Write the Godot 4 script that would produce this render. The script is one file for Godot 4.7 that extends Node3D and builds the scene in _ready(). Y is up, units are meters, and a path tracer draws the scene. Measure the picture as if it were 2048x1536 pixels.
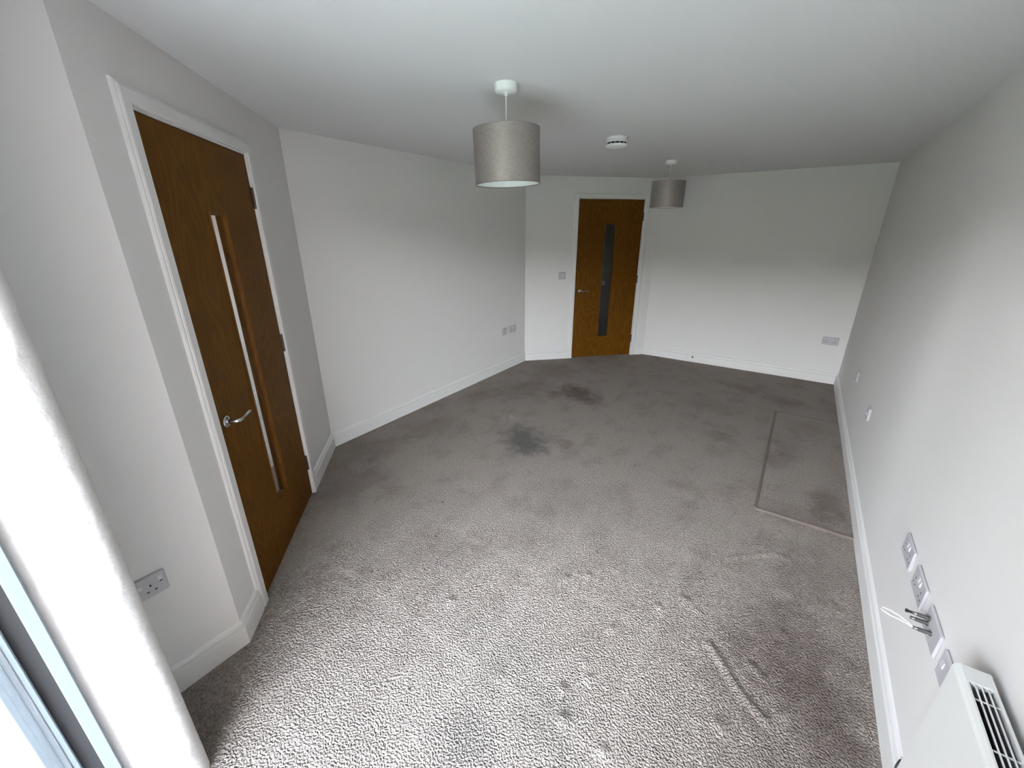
extends Node3D
# An empty living room photographed from its balcony door. Plan coordinates: u runs away from the window wall, v to the right, h up.

const CEIL := 2.229
const RIGHT := 0.545      # face of the right wall
const LEFT := -2.853      # face of the long left wall
const BACK := 5.647       # face of the back wall
const NEAR := -1.644      # face of the short left wall beside the window
const FACADE := 0.122     # room face of the window wall
const JAMB := -1.25       # left reveal of the balcony door
const JAMB_R := 0.13
const HEAD := 2.10
const SKIRT := 0.018

var M := {}
var R2 := sqrt(0.5)
var C1 := Vector2(4.4425, -2.853)   # corners in plan (u, v)
var C2 := Vector2(5.6475, -1.648)
var CA := Vector2(1.6024, -2.853)
var CS := Vector2(0.3936, -1.644)

func P(u, v, h = 0.0) -> Vector3:
	return Vector3(v, h, -u)

func D(w: Vector2) -> Vector3:
	return Vector3(w.y, 0, -w.x)

# ---------------------------------------------------------------- mesh helpers
func begin() -> SurfaceTool:
	var st := SurfaceTool.new()
	st.begin(Mesh.PRIMITIVE_TRIANGLES)
	return st

func tri(st: SurfaceTool, a: Vector3, b: Vector3, c: Vector3, out: Vector3) -> void:
	var n := (b - a).cross(c - a)
	if n.length_squared() < 1e-18:
		return
	n = n.normalized()
	if n.dot(out) > 0.0:
		var k := b
		b = c
		c = k
	else:
		n = -n
	for p in [a, b, c]:
		st.set_normal(n)
		st.add_vertex(p)

func quad(st: SurfaceTool, a, b, c, d, out) -> void:
	tri(st, a, b, c, out)
	tri(st, a, c, d, out)

# bevelled box; t places it
func box(st: SurfaceTool, lo: Vector3, hi: Vector3, bev := 0.0, t := Transform3D()) -> void:
	var c := (lo + hi) * 0.5
	var e := (hi - lo) * 0.5
	bev = min(bev, min(e.x, min(e.y, e.z)) * 0.98)
	var ax := [Vector3.RIGHT, Vector3.UP, Vector3.BACK]
	var B := t.basis
	for i in 3:
		var j := (i + 1) % 3
		var k := (i + 2) % 3
		for s in [-1.0, 1.0]:
			var n: Vector3 = ax[i] * s
			var q := []
			for w in [[-1, -1], [1, -1], [1, 1], [-1, 1]]:
				q.append(t * (c + n * e[i] + ax[j] * (w[0] * (e[j] - bev)) + ax[k] * (w[1] * (e[k] - bev))))
			quad(st, q[0], q[1], q[2], q[3], B * n)
			if bev > 0.0:
				for s2 in [-1.0, 1.0]:
					var m: Vector3 = ax[j] * s2
					var r := []
					for w in [-1.0, 1.0]:
						r.append(t * (c + n * e[i] + m * (e[j] - bev) + ax[k] * (w * (e[k] - bev))))
					for w in [1.0, -1.0]:
						r.append(t * (c + n * (e[i] - bev) + m * e[j] + ax[k] * (w * (e[k] - bev))))
					quad(st, r[0], r[1], r[2], r[3], B * (n + m))
	if bev > 0.0:
		for sx in [-1.0, 1.0]:
			for sy in [-1.0, 1.0]:
				for sz in [-1.0, 1.0]:
					var s := Vector3(sx, sy, sz)
					var p0 := c + s * (e - Vector3(0, bev, bev))
					var p1 := c + s * (e - Vector3(bev, 0, bev))
					var p2 := c + s * (e - Vector3(bev, bev, 0))
					tri(st, t * p0, t * p1, t * p2, B * s)

# closed profile (points a, b) run from p0 to p1; a along na, b along nb; end shear k per unit of a and b
func run(st: SurfaceTool, prof: Array, p0: Vector3, p1: Vector3, na: Vector3, nb: Vector3, k0 := Vector2.ZERO, k1 := Vector2.ZERO) -> void:
	var d := (p1 - p0).normalized()
	var A := []
	var B := []
	var mid := Vector3.ZERO
	for q in prof:
		var o: Vector3 = na * q.x + nb * q.y
		A.append(p0 + o + d * (k0.x * q.x + k0.y * q.y))
		B.append(p1 + o + d * (k1.x * q.x + k1.y * q.y))
		mid += o
	mid /= prof.size()
	var n := prof.size()
	var flat := PackedVector2Array()
	for q in prof:
		flat.append(q)
	for i in n:
		var j := (i + 1) % n
		var e: Vector2 = prof[j] - prof[i]
		var out := na * e.y - nb * e.x
		var area := 0.0
		for q in n:
			area += prof[q].cross(prof[(q + 1) % n])
		if area < 0.0:
			out = -out
		quad(st, A[i], A[j], B[j], B[i], out)
	var ids := Geometry2D.triangulate_polygon(flat)
	for i in range(0, ids.size(), 3):
		tri(st, A[ids[i]], A[ids[i + 1]], A[ids[i + 2]], -d)
		tri(st, B[ids[i]], B[ids[i + 1]], B[ids[i + 2]], d)

# smooth lathe round local y; profile of (radius, height), sharp where a point is repeated
func lathe(st: SurfaceTool, prof: Array, seg := 48, t := Transform3D()) -> void:
	for i in prof.size() - 1:
		var a: Vector2 = prof[i]
		var b: Vector2 = prof[i + 1]
		if a.distance_to(b) < 1e-7:
			continue
		var na := _lathe_normal(prof, i, -1)
		var nb := _lathe_normal(prof, i + 1, 1)
		for s in seg:
			var v := []
			var nn := []
			for w in [[a, na, s], [a, na, s + 1], [b, nb, s + 1], [b, nb, s]]:
				var ang: float = TAU * w[2] / seg
				v.append(t * Vector3(w[0].x * cos(ang), w[0].y, w[0].x * sin(ang)))
				nn.append((t.basis * Vector3(w[1].x * cos(ang), w[1].y, w[1].x * sin(ang))).normalized())
			for f in [[0, 1, 2], [0, 2, 3]]:
				var g: Vector3 = (v[f[1]] - v[f[0]]).cross(v[f[2]] - v[f[0]])
				if g.length_squared() < 1e-18:
					continue
				var order: Array = f if g.dot(nn[f[0]] + nn[f[1]] + nn[f[2]]) < 0.0 else [f[0], f[2], f[1]]
				for k in order:
					st.set_normal(nn[k])
					st.add_vertex(v[k])

func _lathe_normal(prof: Array, i: int, side: int) -> Vector2:
	var sum := Vector2.ZERO
	for k in [i - 1, i]:
		if k < 0 or k >= prof.size() - 1:
			continue
		var e: Vector2 = prof[k + 1] - prof[k]
		if e.length() < 1e-7:
			continue
		sum += Vector2(e.y, -e.x).normalized()
	# a repeated neighbour means a sharp edge: use only the segment on this side
	var seg_i := i if side < 0 else i - 1
	var e2: Vector2 = prof[seg_i + 1] - prof[seg_i]
	var own := Vector2(e2.y, -e2.x).normalized()
	var near_i := i - 1 if side < 0 else i + 1
	if near_i < 0 or near_i >= prof.size() or prof[near_i].distance_to(prof[i]) < 1e-7:
		return own
	return sum.normalized() if sum.length() > 0.3 and sum.normalized().dot(own) > 0.6 else own

# tube of elliptic section along points
func tube(st: SurfaceTool, pts: Array, radii: Array, seg := 12, flat := 1.0, up := Vector3.UP) -> void:
	var rings := []
	var cents := []
	for i in pts.size():
		var d: Vector3 = (pts[min(i + 1, pts.size() - 1)] - pts[max(i - 1, 0)]).normalized()
		var sx := up.cross(d)
		if sx.length() < 0.05:
			sx = Vector3.RIGHT.cross(d)
		sx = sx.normalized()
		var sy := d.cross(sx).normalized()
		var ring := []
		for k in seg:
			var a := TAU * k / seg
			ring.append([pts[i] + sx * (cos(a) * radii[i] * flat) + sy * (sin(a) * radii[i]), (sx * cos(a) / flat + sy * sin(a)).normalized()])
		rings.append(ring)
		cents.append(pts[i])
	for i in pts.size() - 1:
		for k in seg:
			var l := (k + 1) % seg
			var q := [rings[i][k], rings[i][l], rings[i + 1][l], rings[i + 1][k]]
			for f in [[0, 1, 2], [0, 2, 3]]:
				var g: Vector3 = (q[f[1]][0] - q[f[0]][0]).cross(q[f[2]][0] - q[f[0]][0])
				var order: Array = f if g.dot(q[f[0]][1]) < 0.0 else [f[0], f[2], f[1]]
				for w in order:
					st.set_normal(q[w][1])
					st.add_vertex(q[w][0])
	for e in [0, pts.size() - 1]:
		var dd: Vector3 = (pts[0] - pts[1]) if e == 0 else (pts[e] - pts[e - 1])
		for k in seg:
			tri(st, cents[e], rings[e][k][0], rings[e][(k + 1) % seg][0], dd)

func done(st: SurfaceTool, called: String, mat: Material, parent: Node = self) -> MeshInstance3D:
	var o := MeshInstance3D.new()
	o.name = called
	o.mesh = st.commit()
	o.mesh.surface_set_material(0, mat)
	parent.add_child(o, true)
	return o

func shaped(called: String, mesh: Mesh, mat: Material, parent: Node, at := Transform3D()) -> MeshInstance3D:
	var o := MeshInstance3D.new()
	o.name = called
	o.mesh = mesh
	o.material_override = mat
	o.transform = at
	parent.add_child(o, true)
	return o

func group_node(called: String, at := Transform3D()) -> Node3D:
	var o := Node3D.new()
	o.name = called
	o.transform = at
	add_child(o, true)
	return o

func tag(o: Node, label: String, category: String, kind := "", group := "") -> Node:
	o.set_meta("label", label)
	o.set_meta("category", category)
	if kind:
		o.set_meta("kind", kind)
	if group:
		o.set_meta("group", group)
	return o

# a frame on a wall: x to the right as seen from the room, y up, z out of the wall
func on_wall(at: Vector3, n: Vector3) -> Transform3D:
	var x := Vector3.UP.cross(n).normalized()
	return Transform3D(Basis(x, Vector3.UP, n.normalized()), at)

# ---------------------------------------------------------------- materials
func mat(color: Color, rough := 0.6, metal := 0.0) -> StandardMaterial3D:
	var m := StandardMaterial3D.new()
	m.albedo_color = color
	m.roughness = rough
	m.metallic = metal
	return m

func lin(r: float, g: float, b: float) -> Color:
	return Color(r, g, b).linear_to_srgb()

func noise_tex(size: int, freq: float, octaves := 3, seed_ := 1, kind := FastNoiseLite.TYPE_SIMPLEX_SMOOTH, ramp: Gradient = null) -> NoiseTexture2D:
	var n := FastNoiseLite.new()
	n.seed = seed_
	n.noise_type = kind
	n.frequency = freq
	n.fractal_octaves = octaves
	var t := NoiseTexture2D.new()
	t.width = size
	t.height = size
	t.seamless = true
	t.seamless_blend_skirt = 0.15
	t.noise = n
	if ramp:
		t.color_ramp = ramp
	return t

func two_tone(a: Color, b: Color) -> Gradient:
	var g := Gradient.new()
	g.set_color(0, a)
	g.set_color(1, b)
	return g

func wood_image() -> Image:
	var w := 512
	var h := 1024
	var n := FastNoiseLite.new()
	n.seed = 7
	n.frequency = 0.006
	n.fractal_octaves = 3
	var fine := FastNoiseLite.new()
	fine.seed = 11
	fine.frequency = 0.35
	fine.fractal_octaves = 2
	var data := PackedByteArray()
	data.resize(w * h * 3)
	var i := 0
	for y in h:
		for x in w:
			var leafn := int(x / 128.0)            # veneer leaves about a quarter of a metre wide
			var lx := fmod(x, 128.0) - 64.0
			var bend := n.get_noise_2d(x * 0.9 + leafn * 300.0, y * 0.28) * 42.0
			var arch := sqrt(lx * lx + pow((fmod(y + leafn * 170.0, 1024.0) - 512.0) * 0.10, 2.0))
			var ring := 0.5 + 0.5 * sin((arch + bend) * 0.55)
			ring = pow(ring, 2.2)
			var pore := fine.get_noise_2d(x * 1.0, y * 0.035)
			var f: float = clampf(0.52 + 0.30 * (ring - 0.4) + 0.40 * pore + 0.05 * (leafn % 2), 0.0, 1.0)
			# dark vessel tone to pale ray tone
			data[i] = int(lerpf(74.0, 118.0, f))
			data[i + 1] = int(lerpf(45.0, 77.0, f))
			data[i + 2] = int(lerpf(4.0, 16.0, f))
			i += 3
	return Image.create_from_data(w, h, false, Image.FORMAT_RGB8, data)

# soiling of the carpet (stains, scuffs, matted patches) plus painted floor shade
func stain_shade_image() -> Image:
	var w := 640
	var h := 1024      # v across (-2.95..0.6), u down (0..5.7)
	var n := FastNoiseLite.new()
	n.seed = 21
	n.frequency = 1.0
	n.fractal_octaves = 4
	# u, v, radius u, radius v, turn, strength, tone 0 brown 1 green grey
	var spots := [
		[2.56, -1.65, 0.17, 0.27, 0.75, 0.80, 1.0], [2.50, -1.55, 0.10, 0.16, 0.4, 0.5, 1.0], [2.68, -1.33, 0.08, 0.12, 0.8, 0.45, 0.0],
		[3.77, -1.74, 0.16, 0.25, 0.7, 0.85, 0.0], [3.66, -1.55, 0.10, 0.14, 0.3, 0.55, 0.0], [3.62, -1.90, 0.10, 0.12, 0.3, 0.45, 0.0],
		[1.64, 0.25, 0.22, 0.15, 0.1, 0.50, 0.0], [1.55, 0.24, 0.42, 0.26, 0.2, 0.38, 0.0], [1.46, 0.33, 0.14, 0.12, 0.0, 0.55, 0.0], [1.36, 0.40, 0.08, 0.09, 0.0, 0.5, 0.0], [2.15, 0.30, 0.20, 0.14, 0.2, 0.35, 0.0], [1.25, 0.45, 0.12, 0.08, 0.0, 0.4, 0.0],  # brown matted area; the broad spot also paints in shade from the right jamb
		[1.75, -2.55, 0.30, 0.16, 0.3, 0.30, 0.0], [1.36, -2.30, 0.22, 0.22, 0.0, 0.40, 0.0], [2.3, -2.45, 0.3, 0.15, 0.2, 0.30, 0.0], [3.1, -2.55, 0.25, 0.15, 0.1, 0.25, 0.0], [3.5, -2.3, 0.35, 0.25, 0.4, 0.30, 0.0], [4.3, -2.3, 0.25, 0.3, 0.5, 0.30, 0.0],
		[0.64, -0.64, 0.10, 0.16, 0.3, 0.35, 1.0], [0.87, -0.45, 0.10, 0.12, 0.3, 0.30, 1.0], [0.97, -0.74, 0.16, 0.14, 0.6, 0.22, 1.0], [1.2, -1.35, 0.28, 0.14, 0.5, 0.25, 0.0], [2.03, -1.0, 0.2, 0.3, 0.5, 0.12, 1.0],  # first spots paint in the darker shadows on the floor near the window
		[3.55, -0.3, 0.10, 0.16, 0.3, 0.30, 0.0], [4.75, 0.1, 0.12, 0.22, 0.1, 0.35, 0.0], [4.95, -0.35, 0.1, 0.25, 0.2, 0.30, 0.0], [4.2, -0.5, 0.2, 0.3, 0.0, 0.18, 0.0],
		[2.9, 0.40, 0.22, 0.09, 0.2, 0.42, 0.0], [2.7, 0.30, 0.12, 0.2, 0.0, 0.3, 0.0], [3.5, 0.15, 0.3, 0.1, 0.2, 0.28, 0.0], [4.1, 0.3, 0.2, 0.15, 0.0, 0.2, 0.0]]
	var crumbs := [[0.650, -0.930], [1.658, 0.212], [0.947, -0.424], [1.566, -1.624], [1.310, -1.436], [2.702, -0.750], [3.352, -0.486]]
	var data := PackedByteArray()
	data.resize(w * h * 4)
	for y in h:
		var u := 5.7 * y / h
		for x in w:
			var v := -2.95 + 3.55 * x / w
			var a := 0.0
			var g := 0.0
			var wob := n.get_noise_2d(u * 7.0, v * 7.0)
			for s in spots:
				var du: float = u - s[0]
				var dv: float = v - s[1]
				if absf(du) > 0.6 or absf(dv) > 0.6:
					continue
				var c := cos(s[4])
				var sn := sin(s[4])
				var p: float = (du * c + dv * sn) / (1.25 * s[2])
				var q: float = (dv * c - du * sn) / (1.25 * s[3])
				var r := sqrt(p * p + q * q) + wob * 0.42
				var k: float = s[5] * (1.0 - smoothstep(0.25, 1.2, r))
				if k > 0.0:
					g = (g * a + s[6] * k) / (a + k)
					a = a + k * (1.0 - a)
			# general scuffing
			var dirt: float = clampf(n.get_noise_2d(u * 2.6 + 40.0, v * 3.4) * 1.1 + n.get_noise_2d(u * 16.0, v * 16.0 + 9.0) * 0.35, 0.0, 1.0) * 0.40
			a = a + dirt * (1.0 - a)
			for s in crumbs:
				if absf(u - s[0]) < 0.007 and absf(v - s[1]) < 0.006:
					a = 1.0
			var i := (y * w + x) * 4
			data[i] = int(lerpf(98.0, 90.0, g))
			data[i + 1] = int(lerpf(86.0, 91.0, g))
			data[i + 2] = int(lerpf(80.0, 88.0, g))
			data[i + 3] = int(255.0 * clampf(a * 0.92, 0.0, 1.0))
	return Image.create_from_data(w, h, false, Image.FORMAT_RGBA8, data)

func fabric_image() -> Image:
	var w := 512
	var n := FastNoiseLite.new()
	n.seed = 5
	n.frequency = 0.25
	n.fractal_octaves = 2
	var data := PackedByteArray()
	data.resize(w * w * 3)
	var i := 0
	for y in w:
		for x in w:
			var warp := n.get_noise_2d(x * 1.0, y * 0.08)
			var weft := n.get_noise_2d(x * 0.08 + 700.0, y * 1.0)
			var f: float = clampf(0.5 + 0.55 * warp + 0.45 * weft, 0.0, 1.0)
			data[i] = int(lerpf(142.0, 178.0, f))
			data[i + 1] = int(lerpf(133.0, 168.0, f))
			data[i + 2] = int(lerpf(127.0, 163.0, f))
			i += 3
	return Image.create_from_data(w, w, false, Image.FORMAT_RGB8, data)

func make_materials() -> void:
	var wall := mat(lin(0.706, 0.698, 0.684), 0.75)
	M.wall = wall
	var trowelled: StandardMaterial3D = wall.duplicate()
	trowelled.heightmap_enabled = true
	trowelled.heightmap_texture = noise_tex(512, 0.012, 5, 33)
	trowelled.heightmap_scale = 0.55
	trowelled.uv1_triplanar = true
	trowelled.uv1_world_triplanar = true
	trowelled.uv1_scale = Vector3(2.2, 1.6, 2.2)
	M.trowelled = trowelled
	M.ceiling = mat(lin(0.70, 0.70, 0.69), 0.85)
	M.gloss = mat(lin(0.72, 0.72, 0.705), 0.38)          # white satin woodwork
	M.upvc = mat(lin(0.24, 0.29, 0.33), 0.35)
	M.rubber = mat(lin(0.03, 0.03, 0.032), 0.6)
	M.plate = mat(lin(0.47, 0.465, 0.49), 0.42)          # grey-white moulded plates
	M.plate_dark = mat(lin(0.02, 0.02, 0.025), 0.6)
	M.rocker = mat(lin(0.58, 0.575, 0.59), 0.35)
	M.heater = mat(lin(0.66, 0.67, 0.65), 0.45)
	M.patch = mat(lin(0.10, 0.095, 0.095), 0.7)
	M.steel = mat(lin(0.24, 0.24, 0.25), 0.5, 0.5)         # galvanised inside of the heater
	M.dark = mat(lin(0.012, 0.012, 0.014), 0.7)
	M.chrome = mat(lin(0.55, 0.55, 0.56), 0.16, 1.0)
	M.hinge = mat(lin(0.10, 0.085, 0.075), 0.35, 0.9)
	M.connector = mat(lin(0.20, 0.20, 0.20), 0.36, 0.9)
	M.white_plastic = mat(lin(0.80, 0.80, 0.78), 0.4)
	M.cable = mat(lin(0.78, 0.78, 0.76), 0.5)
	M.black_cable = mat(lin(0.03, 0.03, 0.03), 0.5)
	var wood := mat(Color(1, 1, 1), 0.55)
	wood.albedo_texture = ImageTexture.create_from_image(wood_image())
	wood.uv1_triplanar = true
	wood.uv1_scale = Vector3(1.0, 0.5, 1.0)
	wood.metallic_specular = 0.25
	M.wood = wood
	var wood_b: StandardMaterial3D = wood.duplicate()
	wood_b.uv1_offset = Vector3(0.37, 0.21, 0.0)
	M.wood_b = wood_b
	var bead: StandardMaterial3D = wood.duplicate()
	bead.albedo_color = Color(1.05, 1.06, 1.6)
	bead.uv1_offset = Vector3(0.11, 0.4, 0.3)
	M.bead = bead
	var glass := mat(Color(0.95, 0.98, 0.97, 0.005), 0.02)
	glass.metallic_specular = 0.42
	glass.transparency = BaseMaterial3D.TRANSPARENCY_ALPHA
	M.glass = glass
	var carpet := mat(Color(1, 1, 1), 0.95)
	carpet.albedo_texture = noise_tex(512, 0.06, 3, 9, FastNoiseLite.TYPE_SIMPLEX_SMOOTH, two_tone(lin(0.275, 0.238, 0.209), lin(0.40, 0.354, 0.317)))
	carpet.heightmap_enabled = true
	var worm := noise_tex(1024, 0.045, 2, 17, FastNoiseLite.TYPE_SIMPLEX)
	worm.noise.domain_warp_enabled = true
	worm.noise.domain_warp_amplitude = 12.0
	worm.noise.domain_warp_frequency = 0.03
	carpet.heightmap_texture = worm
	carpet.heightmap_scale = 1.1
	carpet.metallic_specular = 0.15
	carpet.detail_enabled = true
	carpet.detail_uv_layer = BaseMaterial3D.DETAIL_UV_2
	carpet.detail_blend_mode = BaseMaterial3D.BLEND_MODE_MIX
	carpet.detail_albedo = ImageTexture.create_from_image(stain_shade_image())
	M.carpet = carpet
	var shade := mat(Color(0.95, 0.96, 0.97), 0.5, 0.45)
	shade.albedo_texture = ImageTexture.create_from_image(fabric_image())
	shade.uv1_triplanar = true
	shade.uv1_scale = Vector3(3.0, 3.0, 3.0)
	M.shade = shade
	M.shade_lining = mat(lin(0.74, 0.76, 0.75), 0.6)
	M.trim_brown = mat(lin(0.15, 0.12, 0.10), 0.6)
	M.paving = mat(lin(0.58, 0.57, 0.55), 0.9)
	M.paving.albedo_texture = noise_tex(256, 0.03, 4, 4, FastNoiseLite.TYPE_SIMPLEX_SMOOTH, two_tone(Color(0.86, 0.86, 0.85), Color(1, 1, 1)))
	M.paving.uv1_triplanar = true
	M.hall_floor = mat(lin(0.33, 0.29, 0.26), 0.9)
	M.brick = mat(lin(0.20, 0.12, 0.08), 0.9)
	M.roof = mat(lin(0.07, 0.06, 0.055), 0.8)
	M.lawn = mat(lin(0.07, 0.11, 0.03), 0.95)

# ---------------------------------------------------------------- setting
# a wall from a to b (plan), face on that line, thickness outwards; openings [from, to, bottom, top] along it
func wall(called: String, label: String, a: Vector2, b: Vector2, n: Vector2, thick: float, openings := [], ext0 := 0.1, ext1 := 0.1) -> MeshInstance3D:
	var st := begin()
	var d := (b - a).normalized()
	var t := Transform3D(Basis(D(d), Vector3.UP, D(d).cross(Vector3.UP)), P(a.x, a.y))
	var out_sign: float = -signf(t.basis.z.dot(D(n)))
	var length := a.distance_to(b)
	var z0: float = min(0.0, out_sign * thick)
	var z1: float = max(0.0, out_sign * thick)
	var at := -ext0
	for o in openings:
		box(st, Vector3(at, -0.05, z0), Vector3(o[0], CEIL + 0.05, z1), 0.0, t)
		if o[2] > 0.0:
			box(st, Vector3(o[0], -0.05, z0), Vector3(o[1], o[2], z1), 0.0, t)
		if o[3] < CEIL:
			box(st, Vector3(o[0], o[3], z0), Vector3(o[1], CEIL + 0.05, z1), 0.0, t)
		at = o[1]
	box(st, Vector3(at, -0.05, z0), Vector3(length + ext1, CEIL + 0.05, z1), 0.0, t)
	var o := done(st, called, M.wall)
	tag(o, label, "wall", "structure")
	return o

var SKIRT_PROF := [Vector2(0, 0), Vector2(0.018, 0), Vector2(0.018, 0.088), Vector2(0.0170, 0.0905), Vector2(0.0085, 0.0920), Vector2(0.0085, 0.0960), Vector2(0.0125, 0.0985), Vector2(0.0125, 0.104), Vector2(0.0105, 0.112), Vector2(0.006, 0.118), Vector2(0.0, 0.121)]

func skirting(called: String, label: String, a: Vector2, b: Vector2, n: Vector2, k0: float, k1: float) -> MeshInstance3D:
	var st := begin()
	run(st, SKIRT_PROF, P(a.x, a.y), P(b.x, b.y), D(n), Vector3.UP, Vector2(k0, 0), Vector2(-k1, 0))
	var o := done(st, called, M.gloss)
	tag(o, label, "skirting board", "structure")
	return o

func floor_height(u: float, v: float, n: FastNoiseLite) -> float:
	var h := 0.0012 * n.get_noise_2d(u * 5.0, v * 5.0)
	for b in BUMPS:
		var d2: float = (u - b[0]) * (u - b[0]) + (v - b[1]) * (v - b[1])
		if d2 < 0.006:
			h += 1.5 * b[2] * exp(-d2 / (1.6 * b[3] * b[3]))
	for r in RIDGES:
		var best := 9.0
		for i in r[0].size() - 1:
			var p0 := Vector2(r[0][i][0], r[0][i][1])
			var p1 := Vector2(r[0][i + 1][0], r[0][i + 1][1])
			if minf(p0.x, p1.x) - u > 0.06 or u - maxf(p0.x, p1.x) > 0.06:
				continue
			best = minf(best, Geometry2D.get_closest_point_to_segment(Vector2(u, v), p0, p1).distance_to(Vector2(u, v)))
		if best < 0.06:
			h += 1.15 * r[1] * (exp(-best * best / 0.00022) - 0.35 * exp(-(best - 0.026) * (best - 0.026) / 0.0003))
	return h

var BUMPS := [[1.540, -0.599, 0.006, 0.014], [1.465, -0.678, 0.006, 0.013], [1.394, -0.778, 0.004, 0.013], [1.662, -0.160, 0.007, 0.016], [1.553, -0.251, 0.007, 0.016], [1.630, -0.098, 0.005, 0.013], [1.326, -0.386, 0.005, 0.012], [1.121, -0.416, 0.005, 0.012], [1.074, -0.377, 0.006, 0.014], [0.978, -0.440, 0.008, 0.016], [0.888, -0.392, 0.009, 0.017], [1.180, 0.064, 0.008, 0.016], [0.876, -0.238, 0.008, 0.015], [1.720, 0.229, 0.006, 0.016], [1.035, -1.062, 0.007, 0.016], [2.308, -1.986, 0.010, 0.022], [2.345, -1.955, -0.008, 0.018], [2.832, -2.028, 0.010, 0.022], [2.892, -1.978, 0.009, 0.022], [2.85, -1.99, -0.007, 0.02]]
var RIDGES := [
	[[[1.491, -0.020], [1.423, 0.046], [1.343, 0.121], [1.291, 0.202]], 0.008],
	[[[1.492, 0.133], [1.457, 0.183]], 0.006],
	[[[2.071, -0.027], [2.247, 0.160], [2.242, 0.234]], 0.005], [[[2.242, 0.234], [1.984, 0.453]], 0.0025],
	[[[1.291, 0.201], [1.399, 0.291], [1.568, 0.367]], 0.0025],
	[[[1.560, 0.440], [1.504, 0.449], [1.435, 0.435], [1.367, 0.376]], 0.003]]

func make_floor() -> void:
	var n := FastNoiseLite.new()
	n.seed = 2
	n.frequency = 1.0
	n.fractal_octaves = 3
	var step := 0.0125
	var u0 := -0.04
	var v0 := -2.96
	var nu := int((5.78 - u0) / step)
	var nv := int((0.66 - v0) / step)
	var pos := PackedVector3Array()
	var nor := PackedVector3Array()
	var uv := PackedVector2Array()
	var uv2 := PackedVector2Array()
	var tan := PackedFloat32Array()
	var hs := PackedFloat32Array()
	for i in nu + 1:
		for j in nv + 1:
			hs.append(floor_height(u0 + i * step, v0 + j * step, n))
	for i in nu + 1:
		for j in nv + 1:
			var u := u0 + i * step
			var v := v0 + j * step
			var k := i * (nv + 1) + j
			pos.append(P(u, v, hs[k]))
			var du: float = hs[min(i + 1, nu) * (nv + 1) + j] - hs[max(i - 1, 0) * (nv + 1) + j]
			var dv: float = hs[i * (nv + 1) + min(j + 1, nv)] - hs[i * (nv + 1) + max(j - 1, 0)]
			nor.append(Vector3(-dv, 2.0 * step, du).normalized())
			uv.append(Vector2(v / 0.55, u / 0.55))
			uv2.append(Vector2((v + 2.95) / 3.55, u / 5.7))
			tan.append_array([1.0, 0.0, 0.0, 1.0])
	var idx := PackedInt32Array()
	for i in nu:
		for j in nv:
			var a := i * (nv + 1) + j
			var c := a + nv + 1
			idx.append_array([a, c, c + 1, a, c + 1, a + 1])
	var arr := []
	arr.resize(Mesh.ARRAY_MAX)
	arr[Mesh.ARRAY_VERTEX] = pos
	arr[Mesh.ARRAY_NORMAL] = nor
	arr[Mesh.ARRAY_TEX_UV] = uv
	arr[Mesh.ARRAY_TEX_UV2] = uv2
	arr[Mesh.ARRAY_TANGENT] = tan
	arr[Mesh.ARRAY_INDEX] = idx
	var m := ArrayMesh.new()
	m.add_surface_from_arrays(Mesh.PRIMITIVE_TRIANGLES, arr)
	m.surface_set_material(0, M.carpet)
	var o := MeshInstance3D.new()
	o.name = "floor"
	o.mesh = m
	add_child(o)
	tag(o, "worn beige grey twist pile carpet with stains, painted shade and furniture dents", "carpet", "structure")

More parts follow.
